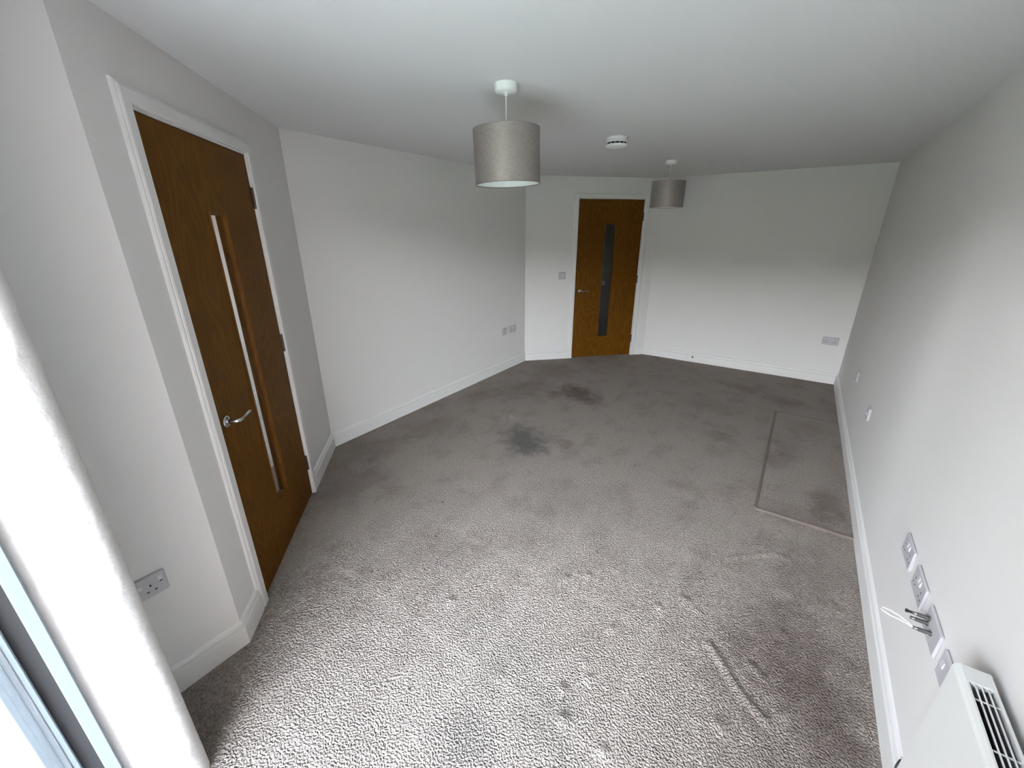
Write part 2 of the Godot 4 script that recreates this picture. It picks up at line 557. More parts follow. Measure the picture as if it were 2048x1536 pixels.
func make_shell() -> void:
	make_floor()
	var st := begin()
	box(st, P(5.9, -4.55, -0.25) , P(-0.20, 0.75, -0.012))
	tag(done(st, "floor_slab", M.paving), "concrete slab under the carpet and the adjoining rooms", "floor", "structure")
	st = begin()
	box(st, P(9.2, -5.4, CEIL), P(-0.20, 0.75, CEIL + 0.15))
	tag(done(st, "ceiling", M.ceiling), "plain white painted ceiling above the empty room", "ceiling", "structure")
	wall("wall_right", "long white right wall with a row of outlet plates and a heater", Vector2(FACADE, RIGHT), Vector2(BACK, RIGHT), Vector2(0, -1), 0.12, [], 0.33, 0.12)
	wall("wall_back", "white back wall with a double socket near the right corner", C2, Vector2(BACK, RIGHT), Vector2(-1, 0), 0.12, [], 0.0, 0.12)
	var nB := Vector2(-R2, R2)
	var nA := Vector2(R2, R2)
	wall("wall_back_left", "angled white wall around the far oak door", C1, C2, nB, 0.1, [[0.6628 - 0.033, 0.6628 + 0.871, 0.0, 2.02]], 0.1, 0.1)
	wall("wall_left", "long white left wall between the two angled corners", CA, C1, Vector2(0, 1), 0.1, [], 0.04, 0.1)
	wall("wall_front_left", "angled white wall around the near oak door", CA, CS, nA, 0.1, [[1.483 - 0.871, 1.483 + 0.033, 0.0, 2.02]], 0.04, 0.0)
	wall("wall_left_near", "short white wall with a socket beside the window reveal", CS, Vector2(FACADE, NEAR), Vector2(0, 1), 0.1, [], 0.0, 0.1)
	# window wall: left pier with a rounded plaster arris, right pier, lintel
	st = begin()
	var prof := [Vector2(-0.20, -3.02), Vector2(-0.20, JAMB), Vector2(FACADE - 0.05, JAMB)]
	for i in range(1, 10):
		var a := PI / 2 * i / 10.0
		prof.append(Vector2(FACADE - 0.05 + 0.05 * sin(a), JAMB - 0.05 + 0.05 * cos(a)))
	prof.append(Vector2(FACADE, JAMB - 0.05))
	prof.append(Vector2(FACADE, -3.02))
	pier(st, prof, CEIL + 0.05)
	var wf := done(st, "wall_front", M.trowelled)
	tag(wf, "trowelled white plaster reveal with rounded edge at the left of the window", "wall", "structure")
	st = begin()
	box(st, P(FACADE, JAMB_R, -0.05), P(-0.20, 0.75, CEIL + 0.05))
	box(st, P(FACADE, JAMB - 0.01, HEAD), P(-0.20, JAMB_R + 0.01, CEIL + 0.05))
	tag(done(st, "wall_front_right", M.wall), "white window wall above and right of the balcony door", "wall", "structure")
	# skirting boards
	var t22 := tan(PI / 8)
	skirting("baseboard_right", "white skirting board along the right wall", Vector2(FACADE, RIGHT), Vector2(BACK, RIGHT), Vector2(0, -1), 0.0, 1.0)
	skirting("baseboard_left", "white skirting board along the long left wall", CA, C1, Vector2(0, 1), t22, t22)
	skirting("baseboard_left_near", "white skirting board under the socket by the window reveal", CS, Vector2(FACADE, NEAR), Vector2(0, 1), -t22, 1.0)
	skirting("baseboard_front", "short white skirting return on the window pier", Vector2(FACADE, NEAR), Vector2(FACADE, JAMB - 0.24), Vector2(1, 0), 1.0, 0.0)
	var dA := (CS - CA).normalized()
	var dB := (C2 - C1).normalized()
	skirting("baseboard_front_left", "white skirting board right of the near door", CA, CA + dA * (0.645 - 0.068), nA, t22, 0.0)
	skirting("baseboard_front_left_near", "small white skirting piece left of the near door", CA + dA * (1.483 + 0.068), CS, nA, 0.0, -t22)
	skirting("baseboard_back_left", "white skirting board left of the far door", C1, C1 + dB * (0.6628 - 0.068), nB, t22, 0.0)
	skirting("baseboard_back_left_far", "small white skirting piece right of the far door", C1 + dB * (0.6628 + 0.838 + 0.068), C2, nB, 0.0, t22)
	var bb := skirting("baseboard_back", "white skirting board along the back wall with a cable hole", C2, Vector2(BACK, RIGHT), Vector2(-1, 0), t22, 1.0)
	st = begin()
	lathe(st, [Vector2(0, 0.0), Vector2(0.011, 0.0), Vector2(0.011, 0.0), Vector2(0.011, 0.003), Vector2(0.011, 0.003), Vector2(0.0, 0.001)], 20, Transform3D(Basis(Vector3.RIGHT, Vector3.BACK, Vector3.DOWN), P(BACK - 0.0178, -0.986, 0.067)))
	var hole := done(st, "cable_hole", M.dark, bb)
	hole.set_meta("label", "dark round cable hole")
	# adjoining kitchen seen through the near door's glass, with its own window
	wall("wall_kitchen_side", "pale wall of the adjoining room behind the near door", Vector2(-0.2, -4.3), Vector2(3.0, -4.3), Vector2(0, 1), 0.12)
	wall("wall_kitchen_back", "end wall of the adjoining room behind the near door", Vector2(3.0, -4.3), Vector2(3.0, -2.95), Vector2(-1, 0), 0.12, [], 0.1, 0.0)
	wall("wall_kitchen_front", "window wall of the adjoining room behind the near door", Vector2(FACADE, -3.0), Vector2(FACADE, -4.3), Vector2(1, 0), 0.33, [[0.2, 1.15, 0.95, 2.05]], 0.0, 0.1)
	skirting("baseboard_kitchen", "white skirting board in the adjoining room", Vector2(0.13, -4.3), Vector2(3.0, -4.3), Vector2(0, 1), 0.0, 0.0)
	# unlit hall behind the far door, lengthened so little daylight reaches its end
	wall("wall_hall_left", "hall wall behind the far door, left side", Vector2(4.30, -2.955), Vector2(17.0, -9.15), Vector2(0.43, 0.90), 0.12, [], 0.2)
	wall("wall_hall_back", "end wall of the lengthened hall behind the far door", Vector2(17.0, -9.2), Vector2(17.0, -1.3), Vector2(-1, 0), 0.12)
	wall("wall_hall_right", "hall wall behind the far door, right side", Vector2(5.70, -1.5), Vector2(17.0, -1.5), Vector2(0, -1), 0.12, [], 0.0, 0.1)
	st = begin()
	box(st, P(17.3, -9.5, -0.2), P(4.5, -1.3, -0.02))
	tag(done(st, "floor_hall", M.hall_floor), "plain floor of the lengthened hall behind the far door", "floor", "structure")
	st = begin()
	box(st, P(17.3, -9.5, CEIL + 0.001), P(8.9, -1.2, CEIL + 0.15))
	tag(done(st, "ceiling_hall", M.ceiling), "ceiling of the lengthened hall behind the far door", "ceiling", "structure")

func pier(st: SurfaceTool, prof: Array, top: float) -> void:
	# plan polygon (u, v), smooth sides, from the floor to top
	var n := prof.size()
	var c := Vector2(-0.03, -2.2)
	var norms := []
	for i in n:
		var e0: Vector2 = (prof[i] - prof[(i + n - 1) % n]).normalized()
		var e1: Vector2 = (prof[(i + 1) % n] - prof[i]).normalized()
		norms.append([e0, e1])
	for i in n:
		var j := (i + 1) % n
		var e: Vector2 = prof[j] - prof[i]
		var out := Vector2(e.y, -e.x).normalized()
		if out.dot((prof[i] + prof[j]) * 0.5 - c) < 0.0:
			out = -out
		var na := out
		var nb := out
		var pa: Vector2 = prof[i]
		var pb: Vector2 = prof[j]
		var cc := Vector2(FACADE - 0.05, JAMB - 0.05)
		if pa.distance_to(cc) < 0.0502 and pb.distance_to(cc) < 0.0502:
			na = (pa - cc).normalized()
			nb = (pb - cc).normalized()
		var q := [P(pa.x, pa.y, -0.05), P(pb.x, pb.y, -0.05), P(pb.x, pb.y, top), P(pa.x, pa.y, top)]
		var nn := [D(na), D(nb), D(nb), D(na)]
		for f in [[0, 1, 2], [0, 2, 3]]:
			var g: Vector3 = (q[f[1]] - q[f[0]]).cross(q[f[2]] - q[f[0]])
			var order: Array = f if g.dot(D(out)) < 0.0 else [f[0], f[2], f[1]]
			for k in order:
				st.set_normal(nn[k])
				st.add_vertex(q[k])

# ---------------------------------------------------------------- doors
var ARCH := [Vector2(0, 0), Vector2(0.014, 0), Vector2(0.018, 0.004), Vector2(0.018, 0.040), Vector2(0.0155, 0.0455), Vector2(0.0125, 0.0475), Vector2(0.0115, 0.053), Vector2(0.008, 0.057), Vector2(0, 0.057)]

func make_door(number: int, origin: Vector3, n: Vector3, wood: Material, label: String, tlabel: String) -> void:
	var t := on_wall(origin, n)
	# frame lining and architraves
	var fr := group_node("trim_%d" % number, t)
	tag(fr, tlabel, "door frame", "structure")
	for side in [[-0.033, -0.003], [0.841, 0.871]]:
		var st := begin()
		box(st, Vector3(side[0], 0, -0.1), Vector3(side[1], 2.02, 0.0), 0.0)
		done(st, "lining", M.gloss, fr)
	var st := begin()
	box(st, Vector3(-0.003, 1.988, -0.1), Vector3(0.841, 2.02, 0.0), 0.0)
	done(st, "lining", M.gloss, fr)
	st = begin()   # door stop behind the leaf
	box(st, Vector3(-0.003, 0, -0.06), Vector3(0.012, 1.988, -0.045))
	box(st, Vector3(0.826, 0, -0.06), Vector3(0.841, 1.988, -0.045))
	box(st, Vector3(0.012, 1.974, -0.06), Vector3(0.826, 1.988, -0.045))
	done(st, "door_stop", M.gloss, fr)
	var x0 := -0.011
	var x1 := 0.849
	var y1 := 1.996
	st = begin()
	run(st, ARCH, Vector3(x0, 0, 0), Vector3(x0, y1, 0), Vector3.BACK, Vector3.LEFT, Vector2.ZERO, Vector2(0, 1))
	done(st, "architrave", M.gloss, fr)
	st = begin()
	run(st, ARCH, Vector3(x1, 0, 0), Vector3(x1, y1, 0), Vector3.BACK, Vector3.RIGHT, Vector2.ZERO, Vector2(0, 1))
	done(st, "architrave", M.gloss, fr)
	st = begin()
	run(st, ARCH, Vector3(x0, y1, 0), Vector3(x1, y1, 0), Vector3.BACK, Vector3.UP, Vector2(0, -1), Vector2(0, 1))
	done(st, "architrave", M.gloss, fr)
	# leaf with a tall narrow vision panel
	var d := group_node("door_%d" % number, t)
	tag(d, label, "door", "structure")
	var gx0 := 0.344
	var gx1 := 0.494
	var gy0 := 0.275
	var gy1 := 1.707
	st = begin()
	var b := -0.044
	box(st, Vector3(0.001, 0.008, b), Vector3(gx0, 1.984, 0), 0.0)
	box(st, Vector3(gx1, 0.008, b), Vector3(0.837, 1.984, 0), 0.0)
	box(st, Vector3(gx0, 0.008, b), Vector3(gx1, gy0, 0), 0.0)
	box(st, Vector3(gx0, gy1, b), Vector3(gx1, 1.984, 0), 0.0)
	done(st, "door_leaf", wood, d)
	# glazing beads: splayed section
	var bp := [Vector2(-0.004, -0.004), Vector2(0.0045, -0.004), Vector2(0.0045, 0.0), Vector2(0.003, 0.006), Vector2(-0.012, 0.011), Vector2(-0.018, 0.011), Vector2(-0.018, -0.004)]
	for s in [[Vector3(gx0, gy0, 0), Vector3(gx0, gy1, 0), Vector3.RIGHT], [Vector3(gx1, gy0, 0), Vector3(gx1, gy1, 0), Vector3.LEFT], [Vector3(gx0, gy0, 0), Vector3(gx1, gy0, 0), Vector3.UP], [Vector3(gx0, gy1, 0), Vector3(gx1, gy1, 0), Vector3.DOWN]]:
		st = begin()
		run(st, bp, s[0], s[1], Vector3.BACK, s[2], Vector2(0, 1), Vector2(0, -1))
		done(st, "glazing_bead", M.bead, d)
	st = begin()
	box(st, Vector3(gx0 + 0.002, gy0 + 0.002, -0.0255), Vector3(gx1 - 0.002, gy1 - 0.002, -0.0195))
	var pane := done(st, "glass_pane", M.glass, d)
	pane.set_meta("label", "tall narrow clear glass pane")
	if number == 2:
		st = begin()
		box(st, Vector3(0.357, 0.955, -0.0193), Vector3(0.407, 1.015, -0.0188))  # thin grey rectangle just in front of the pane
		var label_ := done(st, "glass_patch", M.patch, d)
		label_.set_meta("label", "small grey patch on the glass")
	# lever handle
	var h := Node3D.new()
	h.name = "handle"
	h.position = Vector3(0.062, 0.895, 0)
	d.add_child(h)
	h.set_meta("label", "polished chrome lever handle on a round rose")
	st = begin()
	var face := Transform3D(Basis(Vector3.RIGHT, Vector3.BACK, Vector3.DOWN), Vector3.ZERO)
	lathe(st, [Vector2(0.026, 0), Vector2(0.026, 0.005), Vector2(0.024, 0.008), Vector2(0.019, 0.0095), Vector2(0.013, 0.010), Vector2(0.0, 0.010)], 36, face)
	done(st, "rose", M.chrome, h)
	st = begin()
	var pts := [Vector3(0, 0, 0.008), Vector3(0, 0, 0.030), Vector3(0.001, 0, 0.042), Vector3(0.006, 0, 0.050), Vector3(0.016, 0.0005, 0.054), Vector3(0.034, 0.002, 0.055), Vector3(0.056, 0.003, 0.054), Vector3(0.074, 0.002, 0.052), Vector3(0.088, 0.000, 0.051), Vector3(0.099, -0.001, 0.053), Vector3(0.105, -0.001, 0.056)]
	tube(st, pts, [0.0105, 0.0100, 0.0095, 0.0090, 0.0085, 0.0075, 0.0070, 0.0075, 0.0085, 0.0080, 0.0045], 14, 1.0)
	done(st, "lever", M.chrome, h)
	# three butt hinges on the right edge
	for y in [0.235, 1.03, 1.79]:
		var hg := Node3D.new()
		hg.name = "hinge"
		hg.position = Vector3(0.8395, y, 0)
		d.add_child(hg, true)
		st = begin()
		for k in 5:
			lathe(st, [Vector2(0, k * 0.02 - 0.0497), Vector2(0.0062, k * 0.02 - 0.0497), Vector2(0.0062, k * 0.02 - 0.0497), Vector2(0.0062, k * 0.02 - 0.0303), Vector2(0.0062, k * 0.02 - 0.0303), Vector2(0, k * 0.02 - 0.0303)], 14, Transform3D(Basis(), Vector3(0, 0, 0.0045)))
		done(st, "knuckle", M.hinge, hg)
		st = begin()
		box(st, Vector3(-0.010, -0.05, -0.0005), Vector3(0.0105, 0.05, 0.0012))
		done(st, "hinge_plate", M.hinge, hg)

# ---------------------------------------------------------------- fittings on the walls
func plate_mesh(w: float, h: float, depth: float) -> ArrayMesh:
	var st := begin()
	box(st, Vector3(-w / 2, -h / 2, 0), Vector3(w / 2, h / 2, depth), 0.004)
	return st.commit()

func small_box(lo: Vector3, hi: Vector3, bev := 0.0) -> ArrayMesh:
	var st := begin()
	box(st, lo, hi, bev)
	return st.commit()

func plate(called: String, label: String, at: Vector3, n: Vector3, w: float, h := 0.086, depth := 0.010) -> Node3D:
	var o := group_node(called, on_wall(at, n))
	tag(o, label, "wall plate" if called == "outlet_plate" else called.replace("_", " "))
	shaped("faceplate", plate_mesh(w, h, depth), M.plate, o)
	return o

func rocker(o: Node3D, x: float, y: float, z: float, w := 0.016, h := 0.022) -> void:
	var st := begin()
	run(st, [Vector2(-h / 2, 0), Vector2(-h / 2, 0.002), Vector2(-h / 2 + 0.003, 0.0042), Vector2(h / 2 - 0.002, 0.0020), Vector2(h / 2, 0.0012), Vector2(h / 2, 0)], Vector3(x - w / 2, y, z), Vector3(x + w / 2, y, z), Vector3.UP, Vector3.BACK)
	done(st, "rocker_switch", M.rocker, o)

func pins(o: Node3D, x: float, y: float, z: float) -> void:
	for q in [[0.0, 0.011, 0.0048, 0.0085], [-0.011, -0.011, 0.0072, 0.0048], [0.011, -0.011, 0.0072, 0.0048]]:
		shaped("pin_hole", small_box(Vector3(x + q[0] - q[2] / 2, y + q[1] - q[3] / 2, z - 0.003), Vector3(x + q[0] + q[2] / 2, y + q[1] + q[3] / 2, z + 0.0003)), M.plate_dark, o)

func double_socket(label: String, at: Vector3, n: Vector3) -> Node3D:
	var o := plate("double_socket", label, at, n, 0.146)
	for s in [-1.0, 1.0]:
		pins(o, s * 0.040, -0.006, 0.010)
		rocker(o, s * 0.011, 0.021, 0.010)
	return o

func make_fittings() -> void:
	var nR := Vector3(-1, 0, 0)
	var nL := Vector3(1, 0, 0)
	var hz := 0.490
	# right wall, nearest group: two double sockets, an aerial plate, a plate half behind the heater
	double_socket("grey-white double socket on the right wall, farthest of the row beside the heater", P(1.876, RIGHT, hz), nR)
	double_socket("grey-white double socket on the right wall next to the aerial connectors", P(1.674, RIGHT, hz), nR)
	var tv := plate("aerial_plate", "grey-white aerial plate with metal screw connectors and a loop of white cable", P(1.475, RIGHT, hz), nR, 0.140)
	for q in [[-0.030, 0.016], [-0.030, -0.004], [0.012, -0.004]]:
		var st := begin()
		var f := Transform3D(Basis(Vector3.RIGHT, Vector3.BACK, Vector3.DOWN), Vector3(q[0], q[1], 0.010))
		lathe(st, [Vector2(0.0075, 0), Vector2(0.0075, 0.004), Vector2(0.0075, 0.004), Vector2(0.0045, 0.004), Vector2(0.0045, 0.004), Vector2(0.0045, 0.010), Vector2(0.0045, 0.010), Vector2(0.0062, 0.010), Vector2(0.0062, 0.010), Vector2(0.0062, 0.030), Vector2(0.0062, 0.030), Vector2(0.0048, 0.0305), Vector2(0.0048, 0.042), Vector2(0.0048, 0.042), Vector2(0, 0.042)], 18, f)
		done(st, "screw_connector", M.connector, tv)
	var st := begin()
	var f2 := Transform3D(Basis(Vector3.RIGHT, Vector3.BACK, Vector3.DOWN), Vector3(-0.030, 0.016, 0.050))
	lathe(st, [Vector2(0.004, -0.002), Vector2(0.004, 0.012), Vector2(0.004, 0.012), Vector2(0.0055, 0.012), Vector2(0.0055, 0.012), Vector2(0.0055, 0.018), Vector2(0.0055, 0.018), Vector2(0, 0.018)], 16, f2)
	done(st, "screw_connector", M.dark, tv)
	st = begin()
	var loop := [Vector3(0.012, -0.004, 0.050), Vector3(0.009, 0.004, 0.064), Vector3(0.002, 0.010, 0.084), Vector3(-0.008, 0.011, 0.106), Vector3(-0.017, 0.006, 0.121), Vector3(-0.021, -0.002, 0.126), Vector3(-0.020, -0.009, 0.118), Vector3(-0.012, -0.011, 0.100), Vector3(-0.003, -0.007, 0.080), Vector3(0.006, -0.004, 0.064), Vector3(0.011, -0.006, 0.052)]
	var thin := []
	for q in loop:
		thin.append(0.0017)
	tube(st, loop, thin, 8)
	done(st, "cable_loop", M.cable, tv)
	var half := plate("outlet_plate", "grey-white plate on the right wall partly hidden behind the heater end", P(1.298, RIGHT, hz), nR, 0.136)
	rocker(half, -0.038, 0.012, 0.010)
	# right wall, far
	var p := plate("outlet_plate", "small plate alone on the right wall, opposite the access panel", P(3.385, RIGHT, 0.495), nR, 0.086, 0.086, 0.014)
	rocker(p, 0.0, 0.0, 0.014, 0.018, 0.026)
	p = plate("outlet_plate", "small plate on the right wall nearest the back corner", P(4.305, RIGHT, 0.487), nR, 0.086, 0.086, 0.011)
	rocker(p, 0.0, 0.0, 0.011, 0.018, 0.026)
	# back wall
	double_socket("grey-white double socket low on the back wall near the right corner", P(BACK, 0.394, 0.481), Vector3(0, 0, 1))
	# long left wall
	p = plate("outlet_plate", "single square plate low on the left wall, nearer of two", P(3.978, LEFT, 0.484), nL, 0.086)
	rocker(p, 0.0, 0.0, 0.010, 0.018, 0.026)
	double_socket("double socket low on the left wall beside the far corner", P(4.157, LEFT, 0.482), nL)
	# switch beside the far door
	var dB := (C2 - C1).normalized()
	var sw := C1 + dB * 0.477
	p = plate("light_switch", "square light switch on the angled wall left of the far door", P(sw.x, sw.y, 1.095), D(Vector2(-R2, R2)), 0.086)
	rocker(p, 0.0, 0.0, 0.010, 0.02, 0.028)
	# socket beside the window reveal
	var ns := plate("wall_socket", "grey-white switched socket low on the short wall beside the window reveal", P(0.1895, NEAR, 0.490), nL, 0.087, 0.084)
	pins(ns, -0.003, -0.006, 0.010)
	rocker(ns, -0.030, 0.012, 0.010, 0.012, 0.018)
	rocker(ns, 0.026, 0.020, 0.010, 0.012, 0.018)
	shaped("neon_slot", small_box(Vector3(0.023, 0.003, 0.007), Vector3(0.031, 0.007, 0.0103)), M.plate_dark, ns)

func make_heater() -> void:
	# origin at the far end of the heater on the wall, x towards the window along the wall, y up, z out
	var o := group_node("panel_heater", on_wall(P(1.130, RIGHT, 0.0), Vector3(-1, 0, 0)))
	tag(o, "white wall-mounted convector heater with a dark slotted top grille", "heater")
	var len := 0.86
	var z0 := 0.017
	var z1 := 0.080
	var y0 := 0.16
	var y1 := 0.70
	# casing: section (z, y) run along x; the top is left open between the lips for the grille
	var st := begin()
	run(st, [Vector2(z1 - 0.006, y0), Vector2(z1, y0 + 0.01), Vector2(z1, y1 - 0.012), Vector2(z1 - 0.003, y1 - 0.004), Vector2(z1 - 0.010, y1), Vector2(0.066, y1), Vector2(0.066, y1 - 0.012), Vector2(z1 - 0.006, y1 - 0.02)], Vector3(0, 0, 0), Vector3(len, 0, 0), Vector3.BACK, Vector3.UP)
	done(st, "front_panel", M.heater, o)
	st = begin()
	run(st, [Vector2(z0, y0), Vector2(z0, y1 - 0.006), Vector2(z0 + 0.004, y1), Vector2(0.026, y1), Vector2(0.026, y1 - 0.012), Vector2(z0 + 0.004, y1 - 0.02), Vector2(z0 + 0.004, y0)], Vector3(0, 0, 0), Vector3(len, 0, 0), Vector3.BACK, Vector3.UP)
	done(st, "back_panel", M.heater, o)
	st = begin()
	box(st, Vector3(0.0, y0, z0), Vector3(0.003, y1 - 0.003, z1 - 0.006))
	done(st, "end_cap", M.heater, o)
	st = begin()
	box(st, Vector3(0.0, y1 - 0.012, 0.026), Vector3(0.046, y1, 0.066), 0.001)
	done(st, "end_cap", M.heater, o)
	st = begin()
	box(st, Vector3(len - 0.046, y0, z0), Vector3(len, y1, z1 - 0.006), 0.002)
	done(st, "end_cap", M.heater, o)
	st = begin()
	box(st, Vector3(0.004, y1 - 0.41, z0 + 0.005), Vector3(len - 0.046, y1 - 0.40, z1 - 0.007))
	done(st, "element_tray", M.steel, o)
	st = begin()
	box(st, Vector3(0.004, y1 - 0.40, z0 + 0.0041), Vector3(len - 0.046, y1 - 0.021, z0 + 0.006))
	box(st, Vector3(0.004, y1 - 0.40, z1 - 0.0085), Vector3(len - 0.046, y1 - 0.021, z1 - 0.0065))
	done(st, "inner_liner", M.steel, o)
	for k in 3:
		var z := 0.026 + 0.010 * (k + 1)
		st = begin()
		box(st, Vector3(0.046, y1 - 0.0035, z - 0.0011), Vector3(len - 0.046, y1 - 0.0005, z + 0.0011))
		done(st, "grille_bar", M.heater, o)
	var x := 0.086
	while x < len - 0.05:
		st = begin()
		box(st, Vector3(x - 0.0012, y1 - 0.006, 0.026), Vector3(x + 0.0012, y1 - 0.0035, 0.066))
		done(st, "grille_bar", M.heater, o)
		x += 0.113
	for bx in [0.12, len - 0.16]:
		st = begin()
		box(st, Vector3(bx, y0 + 0.05, 0.0), Vector3(bx + 0.03, y1 - 0.06, z0), 0.001)
		done(st, "wall_bracket", M.heater, o)
	# short dark end of lead lying on the skirting
	st = begin()
	tube(st, [P(1.300, RIGHT - 0.008, 0.1265), P(1.290, RIGHT - 0.014, 0.124), P(1.282, RIGHT - 0.0205, 0.115), P(1.276, RIGHT - 0.0205, 0.095)], [0.0055, 0.0055, 0.003, 0.0022], 8)
	tag(done(st, "cable_stub", M.black_cable), "short dark cable end poking over the skirting below the heater", "cable")

# ---------------------------------------------------------------- ceiling fittings
func make_pendant(u: float, v: float, label: String, tilt: Vector3, cloth: Material) -> void:
	var o := group_node("pendant_lamp", Transform3D(Basis(), P(u, v, CEIL)))
	tag(o, label, "lamp", "", "pendant lamps with drum shades")
	var st := begin()
	lathe(st, [Vector2(0, 0), Vector2(0.050, 0), Vector2(0.050, 0), Vector2(0.049, -0.026), Vector2(0.046, -0.031), Vector2(0.038, -0.034), Vector2(0.010, -0.036), Vector2(0.007, -0.044), Vector2(0.004, -0.046), Vector2(0, -0.046)].map(func(q): return q), 40)
	done(st, "ceiling_rose", M.white_plastic, o)
	var sh := Node3D.new()
	sh.name = "lamp_shade"
	sh.position = Vector3(0, -0.174, 0)
	sh.rotation = tilt
	st = begin()
	var top := Vector3(0, -0.174, 0) + Basis.from_euler(tilt) * Vector3(0, -0.052, 0)
	tube(st, [Vector3(0, -0.044, 0), Vector3(0.001, -0.09, 0.001), Vector3(0, -0.14, 0), top], [0.0032, 0.0032, 0.0032, 0.0032], 10)
	done(st, "flex", M.cable, o)
	o.add_child(sh)
	st = begin()
	var r := 0.15
	var h := 0.22
	lathe(st, [Vector2(r - 0.0015, 0), Vector2(r, 0.0), Vector2(r, 0.0), Vector2(r, -h), Vector2(r, -h), Vector2(r - 0.0015, -h)].map(func(q): return Vector2(q.x, q.y)), 72)
	done(st, "fabric_drum", cloth, sh)
	st = begin()
	lathe(st, [Vector2(r - 0.0016, -h), Vector2(r - 0.0016, 0)], 72)
	done(st, "lining", M.shade_lining, sh)
	for y in [0.0, -h]:
		st = begin()
		lathe(st, [Vector2(r - 0.003, y - 0.002), Vector2(r + 0.0012, y - 0.002), Vector2(r + 0.0012, y + 0.002), Vector2(r - 0.003, y + 0.002), Vector2(r - 0.003, y - 0.002)], 72)
		done(st, "rim", cloth, sh)
	st = begin()
	lathe(st, [Vector2(0.014, -0.052), Vector2(0.021, -0.052), Vector2(0.021, -0.048), Vector2(0.014, -0.048), Vector2(0.014, -0.052)], 24)
	for k in 3:
		var a := TAU * k / 3.0 + 0.4
		tube(st, [Vector3(cos(a) * 0.02, -0.05, sin(a) * 0.02), Vector3(cos(a) * 0.10, -0.05, sin(a) * 0.10), Vector3(cos(a) * (r - 0.002), -0.006, sin(a) * (r - 0.002))], [0.0015, 0.0015, 0.0015], 8)
	done(st, "shade_carrier", M.white_plastic, sh)
	st = begin()
	lathe(st, [Vector2(0, -0.035), Vector2(0.010, -0.036), Vector2(0.0135, -0.042), Vector2(0.0135, -0.042), Vector2(0.0138, -0.085), Vector2(0.0138, -0.085), Vector2(0, -0.085)], 24)
	done(st, "lamp_holder", M.white_plastic, sh)

func make_ceiling_fittings() -> void:
	make_pendant(1.735, -1.222, "large nearer pendant with a silvery grey fabric drum shade", Vector3(0.012, 0.0, 0.028), M.shade)
	make_pendant(4.320, -1.196, "farther pendant with a grey fabric drum shade in front of the far door", Vector3(0.0, 0.0, 0.0), M.shade)
	var o := group_node("smoke_alarm", Transform3D(Basis().scaled(Vector3(1.28, 1.2, 1.28)), P(3.075, -1.236, CEIL)))
	tag(o, "round white smoke alarm on the ceiling between the two pendants", "smoke alarm")
	var st := begin()
	lathe(st, [Vector2(0, 0), Vector2(0.056, 0), Vector2(0.056, 0), Vector2(0.055, -0.016), Vector2(0.058, -0.020), Vector2(0.0595, -0.024), Vector2(0.058, -0.027), Vector2(0.058, -0.027), Vector2(0, -0.027)], 48)
	done(st, "base", M.white_plastic, o)
	st = begin()
	lathe(st, [Vector2(0, -0.027), Vector2(0.0535, -0.027), Vector2(0.0535, -0.027), Vector2(0.053, -0.037), Vector2(0.053, -0.037), Vector2(0, -0.037)], 48)
	done(st, "sensor_vent", M.dark, o)
	for k in 14:
		var a := TAU * k / 14.0
		st = begin()
		box(st, Vector3(0.051, -0.0375, -0.0010), Vector3(0.0555, -0.0265, 0.0010), 0.0, Transform3D(Basis(Vector3.UP, a), Vector3.ZERO))
		done(st, "vent_rib", M.white_plastic, o)
	st = begin()
	lathe(st, [Vector2(0, -0.037), Vector2(0.058, -0.037), Vector2(0.058, -0.037), Vector2(0.0575, -0.041), Vector2(0.053, -0.047), Vector2(0.042, -0.051), Vector2(0.020, -0.053), Vector2(0, -0.0535)], 48)
	done(st, "cover", M.white_plastic, o)
	st = begin()
	lathe(st, [Vector2(0.008, -0.050), Vector2(0.008, -0.0545), Vector2(0.006, -0.0555), Vector2(0, -0.0555)], 20, Transform3D(Basis(), Vector3(0.012, 0.0012, -0.010)))
	done(st, "test_button", M.white_plastic, o)

